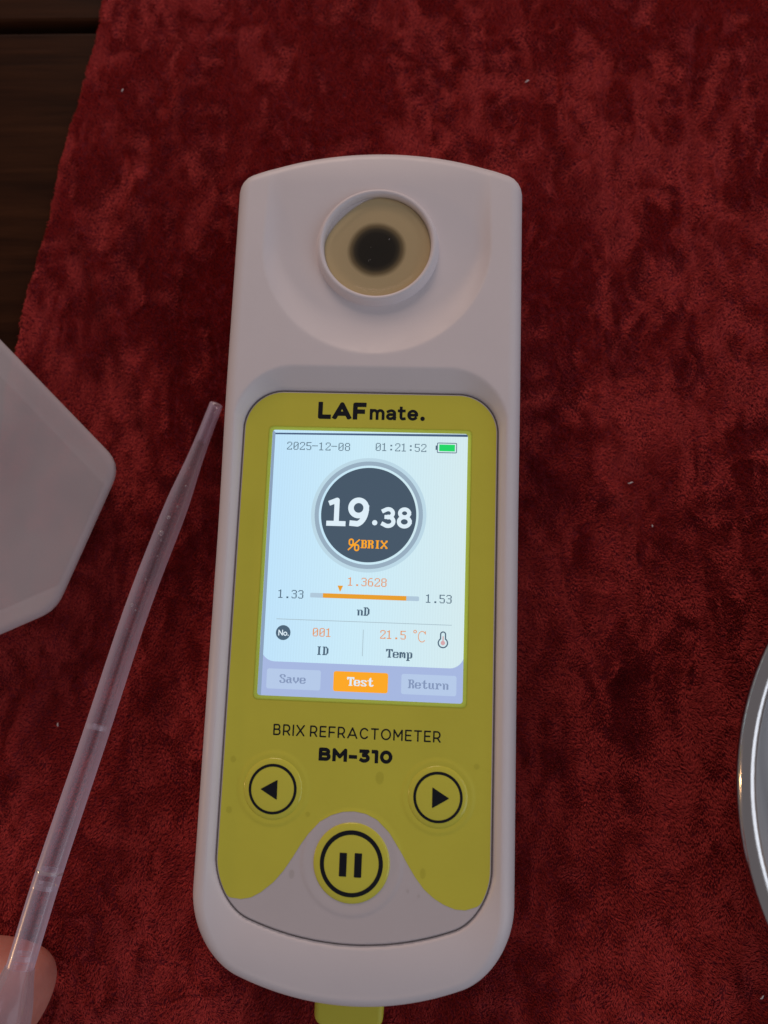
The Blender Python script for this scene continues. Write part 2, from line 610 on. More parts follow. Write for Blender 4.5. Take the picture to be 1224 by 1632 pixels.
def cloth_edge(y):
    P = np.array([(-100, -95.5), (-40, -92.5), (20, -88.0), (51, -85.9), (68, -84.6), (87, -81.3), (110, -77.4), (124, -75.5), (140, -73.3), (260, -58)])
    return np.interp(y, P[:, 0], P[:, 1]) + 0.35 * np.sin(y * 0.11) + 1.1 * value_noise(np.asarray(y, float) * 1.0 + 300, np.asarray(y, float) * 0 + 7, 9.0, 21) + 0.5 * value_noise(np.asarray(y, float) + 300, np.asarray(y, float) * 0 + 7, 2.6, 22)
def cloth_z(x, y):
    z = 0.75 * value_noise(x + 0.25 * y + 500, y + 500, 26, 3) + 0.7 * value_noise(x + 500, (y + 500) * 0.45, 7.5, 4)
    z += 0.34 * value_noise(x + 0.2 * y + 700, (y + 500) * 0.55, 2.9, 5)
    under = smooth((d_box(x, y, -29, 29, -78, 86, 8)) / 9.0)
    under *= smooth((np.hypot(x - 112, y + 35) - 34) / 8)
    # two long soft creases, as in the photo on the left of the device and the right of it
    for (ax, ay, bx, by, hgt, wd) in ((-74, 80, -46, 20, 1.5, 2.4), (-62, 95, -40, 35, 1.4, 2.2), (-70, -18, -76, -45, 1.6, 2.2),
                                     (52, 18, 52, -18, 1.2, 2.6), (72, 130, 70, 88, -1.3, 1.5), (48, 40, 50, 18, 1.1, 2.0), (-50, 120, -66, 60, 1.2, 2.4), (40, 100, 66, 60, 0.9, 2.4)):
        ex, ey = bx - ax, by - ay
        t = np.clip(((x - ax) * ex + (y - ay) * ey) / (ex * ex + ey * ey), 0, 1)
        d = np.hypot(x - ax - ex * t, y - ay - ey * t)
        z = z + hgt * np.exp(-(d / wd) ** 2)
    return z * under - 0.35
def make_cloth():
    ny, nx = 470, 420
    ys = np.linspace(-150, 220, ny)
    V = []; F = []
    u = np.linspace(0, 1, nx)
    for y in ys:
        e = float(cloth_edge(np.array([y]))[0])
        x = e + (230 - e) * u
        z = cloth_z(x, np.full(nx, y))
        d = x - e                                               # folded, rounded hem
        z = z - 1.6 * (1 - np.sqrt(np.clip(1 - (1 - np.clip(d / 1.8, 0, 1)) ** 2, 0, 1)))
        V += list(zip(x, np.full(nx, y), z))
    for i in range(ny - 1):
        for j in range(nx - 1):
            a = i * nx + j
            F.append([a, a + 1, a + nx + 1, a + nx])
    s = len(V)                                                  # the hem's underside
    for i in range(ny):
        x, y, z = V[i * nx]
        V.append((x + 0.6, y, -2.15))
    for i in range(ny - 1):
        F.append([i * nx, (i + 1) * nx, s + i + 1, s + i])
    o = obj('tablecloth', V, F, M['velvet'])
    props(o, 'crimson crushed velvet cloth spread over the dark wooden table', 'tablecloth')
    return o
cloth_obj = make_cloth()

def m_pile():
    t = NT('velvet_pile')
    b = t.bsdf
    hi = t.n.new('ShaderNodeHairInfo')
    r = t.ramp(hi.outputs['Random'], [(0.0, (0.43, 0.040, 0.043)), (1.0, (0.61, 0.070, 0.060))])
    t.link(r.outputs['Color'], b.inputs['Base Color'])
    b.inputs['Roughness'].default_value = 0.65
    b.inputs['Specular IOR Level'].default_value = 0.08
    return t.m
M['pile'] = m_pile()
def make_pile(cloth, n=640000):
    """The nap of the velvet: short fibres, brushed this way and that in patches."""
    rs = np.random.RandomState(5)
    x = rs.uniform(-92, 100, int(n * 1.35)); y = rs.uniform(-106, 156, int(n * 1.35))
    e = cloth_edge(y)
    keep = (x > e + 0.25) & ~((np.abs(x) < 25.5) & (y > -70) & (y < 77)) & (np.hypot(x - 112.6, y + 35) > 30)
    x = x[keep][:n]; y = y[keep][:n]; n = len(x)
    z = cloth_z(x, y) - np.where(x - cloth_edge(y) < 1.8, 1.6 * (1 - np.sqrt(np.clip(1 - (1 - np.clip((x - cloth_edge(y)) / 1.8, 0, 1)) ** 2, 0, 1))), 0)
    vn = lambda c, sd, ax=1.0: value_noise(x + 900, (y + 900) * ax, c, sd)
    wx = x + 3 * vn(7, 61); wy = y + 3 * vn(7, 62)
    vw = lambda c, sd, ax=1.0: value_noise(wx + 900, (wy + 900) * ax, c, sd)
    rid = lambda c, sd, ax: 1 - np.minimum(np.abs(vw(c, sd, ax)) * 7, 1)            # crush lines
    cr = np.maximum(rid(9, 51, 0.5), rid(4.2, 52, 0.7) * 0.9) * smooth(vn(24, 53) * 3 + 0.55)
    th = -1.4 + 2.2 * vw(34, 31) + 3.2 * vw(12, 32, 0.6) + 3.0 * vw(4.2, 33, 0.6) + 1.8 * vw(1.7, 34, 0.8) + 2.4 * cr + 0.45 * rs.randn(n)
    lean = np.clip(0.57 + 0.65 * vw(26, 41) + 0.75 * vw(7, 42, 0.5) + 1.0 * vw(2.2, 43, 0.6) + 0.38 * cr + 0.10 * rs.randn(n), 0.10, 0.975)
    L = 0.62 + 0.22 * rs.rand(n)
    d = np.stack([lean * np.cos(th), lean * np.sin(th), np.sqrt(1 - lean ** 2)], 1)
    p0 = np.stack([x, y, z - 0.05], 1)
    up = np.array([0, 0, 1.0])
    d1 = d * 0.55 + up * 0.45; d1 /= np.linalg.norm(d1, axis=1)[:, None]
    p1 = p0 + d1 * (L * 0.5)[:, None]
    p2 = p1 + d * (L * 0.5)[:, None]
    P = np.stack([p0, p1, p2], 1).reshape(-1, 3) * S
    cu = bpy.data.hair_curves.new('pile')
    cu.add_curves([3] * n)
    cu.position_data.foreach_set('vector', P.astype(np.float32).ravel())
    ra = cu.attributes.get('radius') or cu.attributes.new('radius', 'FLOAT', 'POINT')
    ra.data.foreach_set('value', np.tile(np.array([0.08, 0.07, 0.03], np.float32) * S, n))
    cu.materials.append(M['pile'])
    o = bpy.data.objects.new('pile', cu)
    COL.objects.link(o)
    o.parent = cloth
    o['kind'] = 'stuff'
make_pile(cloth_obj)

for i, (x, y, l, a, lab) in enumerate((
        (32.0, 116.6, 1.1, 0.3, 'white lint speck on the red cloth above the top right corner of the device'),
        (54.8, 20.6, 1.2, 0.1, 'thin white lint thread on the red cloth right of the lit screen'),
        (59.3, 11.4, 0.5, 1.0, 'tiny white lint dot on the red cloth above the steel bowl'),
        (-65.6, 114.6, 0.8, 0.8, 'small white lint speck on the cloth near the dark wood'),
        (78.5, -79.9, 0.9, 0.5, 'pale lint crumb on the cloth below the steel bowl'),
        (-66.3, -35.2, 0.8, 1.3, 'small pale lint speck on the cloth left of the pipette'))):
    z = float(cloth_z(np.array([x]), np.array([y]))[0]) + 0.8
    n = 7
    t = np.linspace(-0.5, 0.5, n)
    path = [(x + l * math.cos(a) * k - 0.12 * math.sin(a) * math.sin(5 * k), y + l * math.sin(a) * k + 0.12 * math.cos(a) * math.sin(5 * k),
             z + 0.06 * math.cos(6 * k)) for k in t]
    V, F = tube(path, [0.05, 0.11, 0.13, 0.14, 0.13, 0.1, 0.04], 8)
    props(obj('lint', V, F, M['lint'], origin=(x, y, z)), lab, 'lint', 'lint specks on the cloth')

# ------------------------------------------------------------------ the device: outline and heights
HW = 28.12
def d_body(x, y):
    a = np.abs(x) - HW
    t = d_circle(x, y, 0, 12.4, 69.2)
    b = d_circle(x, y, 0, -26.3, 50.2)
    t = np.where(y > 12.4, t, -20.0)
    b = np.where(y < -26.3, b, -20.0)
    # blends back to the straight sides away from the ends
    return rmax(rmax(a, t, 3.6), b, 9.5)
PTOP, PHW = 31.9, 23.72
def d_panel(x, y):
    a = np.abs(x) - PHW
    t = y - PTOP
    s = np.where(y < -20, -(y + 0.0), 0)
    c = d_circle(x, y, 0, -14.8, 50.3)
    c = np.where(y < -20, c, -20.0)
    top = rmax(a, t, 7.2)
    return rmax(top, c, 6.0)
def d_seat(x, y):
    """Outer edge of the sloping wall round the panel."""
    a = np.abs(x) - (26.05 - 0.6 * smooth((y - 5) / 30))
    t = y - 36.6
    b = d_body(x, y) + 2.7
    return np.maximum(rmax(a, t, 11.0), b)
def body_z(x, y):
    H = 25.1 + 1.0 * smooth((y - 4) / 32) - 1.9 * smooth((-60 - y) / 17)
    dp = d_panel(x, y); dq = d_seat(x, y)
    den = np.maximum(dp - dq, 0.05)
    t = np.clip(dp / den, 0, 1)
    # a straight wall with a soft foot and a crisp crest
    f = np.where(t < 0.15, t * t / 0.3, t - 0.075) / 0.925
    z = np.where(dp < 0, 24.0, 24.0 + (H - 24.0) * f)
    z = np.where(dq > 0, H, z)
    z = z - 0.7 * smooth((0.75 - dp) / 0.45)
    z = np.where(dp < -2.0, 21.5, z)
    # scoop round the sample well, open towards the end
    du = np.where(y < 61, d_circle(x, y, 0, 61, 21.9), np.abs(x) - 21.9 + 0.02 * (y - 61))
    wd = np.where(y < 61, 3.2 + 6.0 * smooth((61 - y) / 22), 3.2)
    k = np.clip(-du / wd, 0, 1); k = 1 - (1 - k) ** 2.2
    z = z - 1.35 * (1 - smooth((y - 58) / 22)) * k
    z = z - 0.9 * smooth((y - 74) / 12)
    z = np.where(np.hypot(x - 0.15, y - 61) < 10.7, 22.5, z)
    return z
ref = thing('refractometer', 'white and yellow handheld digital refractometer with a lit screen', 'refractometer', (0, 0, 0.4))
EDGE = 2.7
fn_in = lambda x, y: d_body(x, y) + EDGE
V, F, rim = sheet(fn_in, (-27, 27, -78.5, 85.5), 0.36, body_z)
rings = []
for k in range(1, 13):
    a = math.pi / 2 * k / 12
    rings.append((EDGE * math.sin(a), 3.4 * (1 - math.cos(a))))
rings += [(EDGE + 0.05, 6.0), (EDGE, ('z', 13.2)), (EDGE - 0.35, ('z', 13.0)), (EDGE - 0.35, ('z', 12.6)), (EDGE, ('z', 12.4)),
          (EDGE - 0.1, ('z', 6.0)), (EDGE - 0.6, ('z', 3.0)), (EDGE - 2.0, ('z', 1.2)), (EDGE - 4.5, ('z', 0.4))]
V, F = skirt(V, F, rim, fn_in, rings)
obj('body', V, F, M['body'], ref)

# ------------------------------------------------------------------ sample well
WC = (0.15, 61.0)
V, F = lathe([(12.5, 23.6), (12.1, 24.4), (11.75, 25.3), (11.5, 26.1), (11.25, 26.5), (10.95, 26.62), (10.62, 26.52), (10.42, 26.2), (10.32, 25.4), (10.25, 23.4)], 128, WC)
obj('well_rim', V, F, M['body'], ref)
V, F, rim = sheet(lambda x, y: d_circle(x, y, *WC, 10.4), (-11, 11.5, 50, 72), 0.5, 25.0)
obj('well_floor', V, F, M['body'], ref)
def d_pool(x, y):
    d = d_circle(x, y, *WC, 10.25)
    cut = (-(x + 9.0) * 0.70 + (y - 65.4) * 0.71) - 0.2
    return rmax(d, cut, 2.5)
V, F, rim = sheet(d_pool, (-11, 11.5, 50, 72), 0.4, 25.12)
obj('prism', V, F, M['prism'], ref, origin=(0.0, 60.4, 25.12))

# liquid lying in the well: a shallow pool that does not quite reach the upper left of the rim
V, F, rim = sheet(d_pool, (-11, 11.5, 50, 72), 0.35, lambda x, y: 25.45 + 0.45 * smooth((d_pool(x, y) + 2.2) / 2.2) ** 1.0 * smooth((-d_pool(x, y) + 0.02) / 0.35))
V, F = skirt(V, F, rim, d_pool, [(0.02, ('z', 25.15))])
pool = obj('liquid_sample', V, F, M['liquid'], origin=(WC[0], WC[1], 24.3))
props(pool, 'clear pool of sample liquid lying in the round well of the device', 'liquid sample')
random.seed(4)
for i in range(6):
    x = random.uniform(-2.2, 2.8); y = 60.6 + random.uniform(-3, 3)
    r = random.uniform(0.03, 0.06)
    V, F = lathe([(r, 0), (r * 0.8, r * 0.55), (r * 0.4, r * 0.9), (0.001, r)], 10, (x, y))
    V = [(a, b, c + 25.47) for a, b, c in V]
    if i == 0: VV, FF = [], []
    s = len(VV); VV += V; FF += [[s + q for q in f] for f in F]
o = obj('bubble', VV, FF, M['lint'], pool); o['kind'] = 'stuff'

# ------------------------------------------------------------------ panel film
SX, SY = 18.36, 24.48
BT = {'l': (-14.55, -40.45), 'r': (14.47, -40.45), 'p': (-0.15, -52.1)}
def d_window(x, y): return d_box(x, y, -SX - 0.75, SX + 0.75, -SY - 0.75, SY + 0.75, 0.8)
def panel_z(x, y):
    z = np.full(x.shape, 24.0)
    for k, r in (('l', 6.5), ('r', 6.5), ('p', 9.0)):
        d = np.hypot(x - BT[k][0], y - BT[k][1])
        z = z + 0.13 * smooth((r - d) / 0.5) - 0.05 * smooth((r - 1.0 - d) / 1.2)
    return z
d_film = lambda x, y: np.maximum(d_panel(x, y), -d_window(x, y))
V, F, rim = sheet(d_film, (-24.5, 24.5, -66, 32.6), 0.33, panel_z)
V, F = skirt(V, F, rim, d_film, [(0.12, 0.08), (0.16, 0.35), (0.16, 0.95)])
film = obj('panel', V, F, M['film_white'], ref)
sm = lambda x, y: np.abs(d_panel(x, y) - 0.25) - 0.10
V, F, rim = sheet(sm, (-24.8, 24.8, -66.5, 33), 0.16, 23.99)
obj('seam_shade', V, F, M['gap'], ref)  # dark strip painted in for the shade of the groove round the panel
curve = [(-26, -57.3), (-22.75, -58.2), (-21.0, -58.9), (-19.12, -59.05), (-17.4, -58.7), (-15.7, -57.75), (-13.6, -56.0), (-12.0, -54.1), (-10.5, -51.8),
         (-9.2, -49.6), (-7.9, -47.7), (-6.0, -45.6), (-4.0, -44.4), (-2.0, -43.75), (0, -43.6), (2.0, -43.9), (4.0, -44.8), (6.2, -46.8),
         (8.0, -49.4), (9.5, -51.8), (10.9, -53.9), (12.5, -55.8), (14.2, -57.15), (16.0, -58.1), (17.9, -58.7), (19.6, -58.75), (21.5, -58.1), (23.2, -56.9), (26, -55), (26, 40), (-26, 40)]
d_yel = lambda x, y: np.maximum(rmax(d_panel(x, y) + 0.05, d_poly(x, y, curve), 0.2), -d_window(x, y) + 0.0)
V, F, rim = sheet(d_yel, (-24.5, 24.5, -66, 32.6), 0.3, lambda x, y: panel_z(x, y) + 0.05)
obj('yellow_print', V, F, M['film_yellow'], film)
# edge of the display window: thin film that lets the backlight through
def m_edge():
    t = NT('yellow_film_edge')
    t.bsdf.inputs['Base Color'].default_value = (0.71, 0.665, 0.066, 1)
    t.bsdf.inputs['Roughness'].default_value = 0.4
    tl = t.add('ShaderNodeBsdfTranslucent', Color=(0.70, 0.85, 0.12, 1))
    mx = t.n.new('ShaderNodeMixShader'); mx.inputs[0].default_value = 0.45
    t.link(t.bsdf.outputs[0], mx.inputs[1]); t.link(tl.outputs[0], mx.inputs[2])
    t.link(mx.outputs[0], t.out.inputs['Surface'])
    return t.m
M['film_edge'] = m_edge()
d_edge = lambda x, y: np.maximum(d_box(x, y, -SX - 0.86, SX + 0.86, -SY - 0.86, SY + 0.86, 0.9), -d_box(x, y, -SX - 0.05, SX + 0.05, -SY - 0.05, SY + 0.05, 0.5))
V, F, rim = sheet(d_edge, (-SX - 1.6, SX + 1.6, -SY - 1.6, SY + 1.6), 0.2, 24.058)
obj('window_edge', V, F, M['film_edge'], film)

# ------------------------------------------------------------------ printed lettering: strokes
def arc(cx, cy, rx, ry, a0, a1, n=14):
    return [(cx + rx * math.cos(math.radians(a0 + (a1 - a0) * k / n)), cy + ry * math.sin(math.radians(a0 + (a1 - a0) * k / n))) for k in range(n + 1)]
G = {   # glyph: (width, strokes on a unit box)
 'L': (0.56, [[(0, 1), (0, 0), (1, 0)]]),
 'A': (0.92, [[(0, 0), (0.5, 1), (1, 0)], [(0.2, 0.27), (0.8, 0.27)]]),
 'F': (0.58, [[(0, 0), (0, 1), (1, 1)], [(0, 0.46), (0.86, 0.46)]]),
 'E': (0.56, [[(1, 1), (0, 1), (0, 0), (1, 0)], [(0, 0.51), (0.88, 0.51)]]),
 'B': (0.64, [[(0, 0), (0, 1), (0.55, 1)] + arc(0.55, 0.765, 0.37, 0.235, 90, -90)[1:] + [(0, 0.53)],
              [(0.55, 0.53)] + arc(0.62, 0.265, 0.38, 0.265, 90, -90) + [(0, 0)]]),
 'R': (0.64, [[(0, 0), (0, 1), (0.5, 1)] + arc(0.5, 0.68, 0.48, 0.32, 90, -90)[1:] + [(0, 0.36)], [(0.6, 0.36), (1, 0)]]),
 'I': (0.0, [[(0, 0), (0, 1)]]),
 'X': (0.74, [[(0, 0), (1, 1)], [(0, 1), (1, 0)]]),
 'C': (0.80, [arc(0.52, 0.5, 0.52, 0.5, 42, 318, 28)]),
 'T': (0.66, [[(0, 1), (1, 1)], [(0.5, 1), (0.5, 0)]]),
 'O': (0.92, [arc(0.5, 0.5, 0.5, 0.5, 0, 360, 40)]),
 'M': (0.84, [[(0, 0), (0, 1), (0.5, 0.32), (1, 1), (1, 0)]]),
 '-': (0.36, [[(0, 0.36), (1, 0.36)]]),
 '3': (0.56, [[(0.05, 1), (0.95, 1), (0.45, 0.6)], [(0.42, 0.58)] + arc(0.48, 0.29, 0.52, 0.29, 85, -135, 20)]),
 '1': (0.24, [[(0, 1), (1, 1), (1, 0)]]),
 '0': (0.66, [arc(0.5, 0.5, 0.5, 0.5, 0, 360, 40)]),
 'm': (1.02, [[(0, 0), (0, 1)], [(0, 0.4)] + arc(0.25, 0.62, 0.25, 0.38, 180, 0) + [(0.5, 0)], [(0.5, 0.4)] + arc(0.75, 0.62, 0.25, 0.38, 180, 0) + [(1, 0)]]),
 'a': (0.60, [[(0.06, 0.88)] + arc(0.5, 0.66, 0.5, 0.34, 110, 0) + [(1, 0)], [(1, 0.52), (0.4, 0.52)] + arc(0.36, 0.26, 0.36, 0.26, 90, 270) + [(0.5, 0.0), (1, 0.2)]]),
 't': (0.44, [[(0.36, 1.36), (0.36, 0.28)] + arc(0.72, 0.28, 0.36, 0.28, 180, 275, 8) + [(1, 0.03)], [(0, 1), (0.95, 1)]]),
 'e': (0.68, [[(0, 0.5), (1, 0.5)] + arc(0.5, 0.5, 0.5, 0.5, 0, 315, 30)]),
 '.': (0.0, [[(0, 0), (0, 0.004)]]),
 ' ': (0.10, []),
 # screen numerals
 'q1': (0.60, [[(0.12, 0.88), (0.52, 0.98), (0.52, 0)], [(0, 0), (1, 0)]]),
 'q9': (0.68, [arc(0.5, 0.68, 0.5, 0.32, 0, 360, 36), [(1, 0.68)] + arc(0.32, 0.66, 0.68, 0.66, 0, -78, 16) + [(0.12, 0.03)]]),
 'q3': (0.66, [[(0.02, 0.9)] + arc(0.46, 0.76, 0.44, 0.24, 120, -80, 18), arc(0.46, 0.27, 0.52, 0.27, 80, -130, 20) + [(0.0, 0.1)], [(0.3, 0.53), (0.55, 0.53)]]),
 'q8': (0.70, [arc(0.5, 0.77, 0.42, 0.23, 0, 360, 30), arc(0.5, 0.27, 0.5, 0.27, 0, 360, 34)]),
}
def strokes(text, x0, y0, h, t, gap, width=None):
    """Centre lines of a line of text: left edge x0, baseline y0, height h, weight t."""
    out = []
    x = x0
    adv = []
    hh = h - t
    tot = 0
    for c in text:
        wgl = G[c][0] * hh
        adv.append(wgl); tot += wgl + (t if c != ' ' else 0)
    gaps = gap * (len(text) - 1)
    k = 1.0
    if width:
        k = (width - sum(t if c != ' ' else 0 for c in text) - gaps) / max(sum(adv), 1e-6)
    for c, a in zip(text, adv):
        wg = a * k
        for L in G[c][1]:
            out.append([(x + t / 2 + u * wg, y0 + t / 2 + v * hh) for u, v in L])
        x += wg + (t if c != ' ' else 0) + gap
    return out
def printed(name, lines, t, mat, parent, z, res, clip=None):
    A = np.concatenate([np.asarray(l) for l in lines])
    b = (A[:, 0].min() - t, A[:, 0].max() + t, A[:, 1].min() - t, A[:, 1].max() + t)
    fn = lambda x, y: d_stroke(x, y, lines, t)
    f2 = (lambda x, y: np.maximum(fn(x, y), np.maximum(clip[0] - y, y - clip[1]))) if clip else fn
    V, F, rim = sheet(f2, b, res, z)
    return obj(name, V, F, mat, parent, smooth=False)
Z1 = 24.075
printed('lettering', strokes('LAF', -9.95, 26.85, 3.32, 0.86, 0.33, 9.15), 0.86, M['ink'], film, Z1, 0.07, (26.85, 30.17))
printed('lettering', strokes('mate', -0.12, 26.88, 2.1, 0.54, 0.30, 9.15) , 0.54, M['ink'], film, Z1, 0.06, (26.88, 31))
V, F, rim = sheet(lambda x, y: d_circle(x, y, 9.86, 27.27, 0.42), (9, 11, 26, 28), 0.1, Z1)
obj('lettering', V, F, M['ink'], film, smooth=False)
printed('lettering', strokes('BRIX REFRACTOMETER', -15.1, -31.35, 1.95, 0.26, 0.40, 29.8), 0.26, M['ink'], film, Z1, 0.06, (-31.35, -29.4))
printed('lettering', strokes('BM-310', -6.75, -35.35, 2.25, 0.62, 0.30, 13.05), 0.62, M['ink'], film, Z1, 0.06, (-35.35, -33.1))

# ------------------------------------------------------------------ buttons
def dome_z(c, r):
    def f(x, y):
        d = np.clip(np.hypot(x - c[0], y - c[1]) / r, 0, 1)
        return 24.08 + 0.62 * np.sqrt(np.clip(1 - d ** 2.6, 0, 1)) ** 0.9
    return f
def button(c, r, ring_r, ring_t, label, icon):
    f = dome_z(c, r)
    rs = [r * math.sin(math.pi / 2 * k / 22) for k in range(23)]
    V, F = lathe([(max(q, 0.001), float(f(np.array([c[0] + q]), np.array([c[1]]))[0])) for q in rs][::-1], 72, c)
    b = obj('button', V, F, M['button_yellow'], ref, origin=(c[0], c[1], 24.0))
    b['label'] = label
    zf = lambda x, y: f(x, y) + 0.05
    fr = lambda x, y: np.abs(np.hypot(x - c[0], y - c[1]) - ring_r) - ring_t / 2
    V, F, rim = sheet(fr, (c[0] - r, c[0] + r, c[1] - r, c[1] + r), 0.14, zf)
    obj('ring_mark', V, F, M['ink'], b)
    V, F, rim = sheet(icon, (c[0] - 4, c[0] + 4, c[1] - 4, c[1] + 4), 0.1, zf)
    obj('symbol', V, F, M['ink'], b)
cl, cr, cp = BT['l'], BT['r'], BT['p']
button(cl, 5.25, 4.03, 0.46, 'button with a black triangle pointing left',
       lambda x, y: d_poly(x, y, [(-16.66, -40.52), (-13.72, -38.82), (-13.68, -42.2)]))
button(cr, 5.25, 4.05, 0.46, 'button with a black triangle pointing right',
       lambda x, y: d_poly(x, y, [(16.41, -40.5), (13.46, -38.78), (13.48, -42.25)]))
button(cp, 6.65, 5.1, 0.72, 'larger round button with two black upright bars',
       lambda x, y: np.minimum(d_box(x, y, -2.2, -0.95, -54.2, -50.35), d_box(x, y, 0.4, 1.65, -54.25, -50.3)))

# dried drops on the film
VV, FF = [], []
for x, y, a, b in ((4.2, -37.8, 0.75, 1.1), (-8.2, -44.5, 0.42, 0.45), (-22.0, -35.8, 0.5, 0.6), (-22.2, -44.4, 0.55, 0.6), (12.2, -53.2, 0.5, 0.9),
                   (21.1, -35.1, 0.5, 0.5), (-10.5, -54.5, 0.5, 0.75), (9.7, -56.2, 0.3, 0.3), (11.6, -56.9, 0.25, 0.3)):
    s = len(VV)
    for r, z in ((1, 0.0), (0.75, 0.03), (0.3, 0.04)):
        VV += [(x + a * r * math.cos(2 * math.pi * k / 18), y + b * r * math.sin(2 * math.pi * k / 18), 24.08 + z) for k in range(18)]
    for j in range(2):
        for k in range(18):
            l = (k + 1) % 18
            FF.append([s + j * 18 + k, s + j * 18 + l, s + j * 18 + 18 + l, s + j * 18 + 18 + k])
    FF.append([s + 36 + k for k in range(18)])
o = obj('dried_drops', VV, FF, M['stain'], film); o['kind'] = 'stuff'

# ------------------------------------------------------------------ lit screen, drawn on its own 240 x 320 pixel grid
PX = 36.72 / 240
def lx(u): return -SX + u * PX
def ly(v): return SY - v * PX
Z0 = 23.45
scr = obj('screen', [(-SX - 0.7, -SY - 0.7, Z0), (SX + 0.7, -SY - 0.7, Z0), (SX + 0.7, SY + 0.7, Z0), (-SX - 0.7, SY + 0.7, Z0)], [[0, 1, 2, 3]], M['lcd'], ref, False, origin=(0, 0, Z0))
LAY = 0.012
def shape(name, fn, b, mat, lay, res=0.6, label=None):
    """fn in screen pixels (u right, v down)."""
    f = lambda x, y: fn((x + SX) / PX, (SY - y) / PX) * PX
    V, F, rim = sheet(f, (lx(b[0]), lx(b[1]), ly(b[3]), ly(b[2])), res * PX, Z0 + LAY * lay)
    o = obj(name, V, F, mat, scr, False)
    if label: o['label'] = label
    return o
def rectm(name, u0, v0, u1, v1, mat, lay):
    V = [(lx(u0), ly(v1), 0), (lx(u1), ly(v1), 0), (lx(u1), ly(v0), 0), (lx(u0), ly(v0), 0)]
    return obj(name, [(a, b, Z0 + LAY * lay) for a, b, c in V], [[0, 1, 2, 3]], mat, scr, False)
def quad(name, P, mat, lay):
    return obj(name, [(lx(a), ly(b), Z0 + LAY * lay) for a, b in P], [[3, 2, 1, 0]], mat, scr, False)
FONT = {
 '0': '3C4242464A526242423C', '1': '1070101010101010107C', '2': '3C42420204081020427E', '3': '3C4202021C020202423C',
 '5': '7E4040407C020202423C', '6': '1C2040407C424242423C', '8': '3C4242423C424242423C', '-': '00000000FE0000000000',
 ':': '00001818000000181800', '.': '00000000000000001818',
 'T': 'FFDB991818181818183C', 'I': '3C18181818181818183C', 'D': 'F86C666666666666 6CF8'.replace(' ', ''), 'n': '000000DC666666666666',
 'e': '0000007CC6C6FEC0C67C', 'm': '000000ECFED6D6D6D6C6', 'p': '000000DC66666666667C6060F0', 's': '0000007CC660380CC67C',
 't': '103030FC30303030361C', 'S': '7CC6C660380C06C6C67C', 'a': '000000780C7CCCCCCC76', 'v': '000000C6C6C6C66C3810',
 'R': 'FC6666667C6C666666E6', 'u': '000000CCCCCCCCCCCC76', 'r': '000000DC7666606060F0', 'B': 'FC6666667C66666666FC',
 'X': 'C3C3663C18183C66C3C3', ' ': '00',
}
def pixtext(name, text, u, v, mat, lay, grow=0.12, pitch=8):
    V, F = [], []
    for i, c in enumerate(text):
        h = FONT[c]
        for row in range(len(h) // 2):
            bits = int(h[2 * row:2 * row + 2], 16)
            k = 0
            while k < 8:
                if bits & (128 >> k):
                    e = k
                    while e < 8 and bits & (128 >> e): e += 1
                    a, b = u + i * pitch + k - grow, u + i * pitch + e + grow
                    s = len(V)
                    V += [(lx(a), ly(v + row + 1.0), Z0 + LAY * lay), (lx(b), ly(v + row + 1.0), Z0 + LAY * lay),
                          (lx(b), ly(v + row), Z0 + LAY * lay), (lx(a), ly(v + row), Z0 + LAY * lay)]
                    F.append([s, s + 1, s + 2, s + 3])
                    k = e
                else:
                    k += 1
    return obj(name, V, F, mat, scr, False)
quad('header_line', [(2.0, 2.4), (240.3, -0.6), (240.3, 2.4), (2.0, 4.4)], M['g_top'], 2)
quad('edge_band', [(-1, -1), (2.4, 2.0), (3.4, 321), (-1, 321)], M['g_edge'], 3)
pixtext('screen_text', '2025-12-08', 17, 13.5, M['g_pale'], 2)
pixtext('screen_text', '01:21:52', 127, 12.5, M['g_pale'], 2)
shape('battery_icon', lambda u, v: np.minimum(np.abs(d_box(u, v, 203.6, 227, 10.8, 22.8, 1.0)) - 0.5, d_box(u, v, 201.4, 203.2, 14, 19.6)), (200, 229, 9, 25), M['g_text'], 2, 0.4)
rectm('battery_charge', 205.8, 12.6, 225.0, 21.0, M['g_green'], 2)
DC = (122.3, 102.0)
shape('dial_halo', lambda u, v: np.abs(d_circle(u, v, *DC, 68.0)) - 2.2, (40, 200, 20, 190), M['g_halo'], 1)
shape('dial_ring', lambda u, v: np.abs(d_circle(u, v, *DC, 63.4)) - 2.6, (40, 200, 20, 190), M['g_ring'], 1)
shape('dial', lambda u, v: d_circle(u, v, *DC, 58.0), (40, 200, 20, 190), M['g_dark'], 1)
def numeral(parts):
    V, F = [], []
    for g, u0, v0, wd, h, t in parts:
        L = [[(u0 + t / 2 + a * (wd - t), (v0 + h - t / 2) - b * (h - t)) for a, b in l] for l in G[g][1]]
        f = lambda x, y: d_stroke((x + SX) / PX, (SY - y) / PX, L, t) * PX
        a, fa, r_ = sheet(f, (lx(u0 - 2), lx(u0 + wd + 2), ly(v0 + h + 2), ly(v0 - 2)), 0.5 * PX, Z0 + LAY * 3)
        s = len(V); V += list(map(tuple, a)); F += [[s + q for q in x] for x in fa]
    return obj('reading', V, F, M['g_white'], scr, False)
numeral([('q1', 71.2, 81.6, 23.5, 35.4, 6.2), ('q9', 97.2, 81.2, 25.4, 36.2, 6.8), ('q3', 138.0, 92.0, 17.6, 25.6, 5.0), ('q8', 157.0, 91.8, 18.0, 25.8, 4.8)])
shape('reading_point', lambda u, v: d_circle(u, v, 130.2, 111.6, 3.2), (124, 136, 106, 117), M['g_white'], 3, 0.5)
pixtext('screen_text', 'BRIX', 114.5, 133.0, M['g_orange'], 3, 0.22)
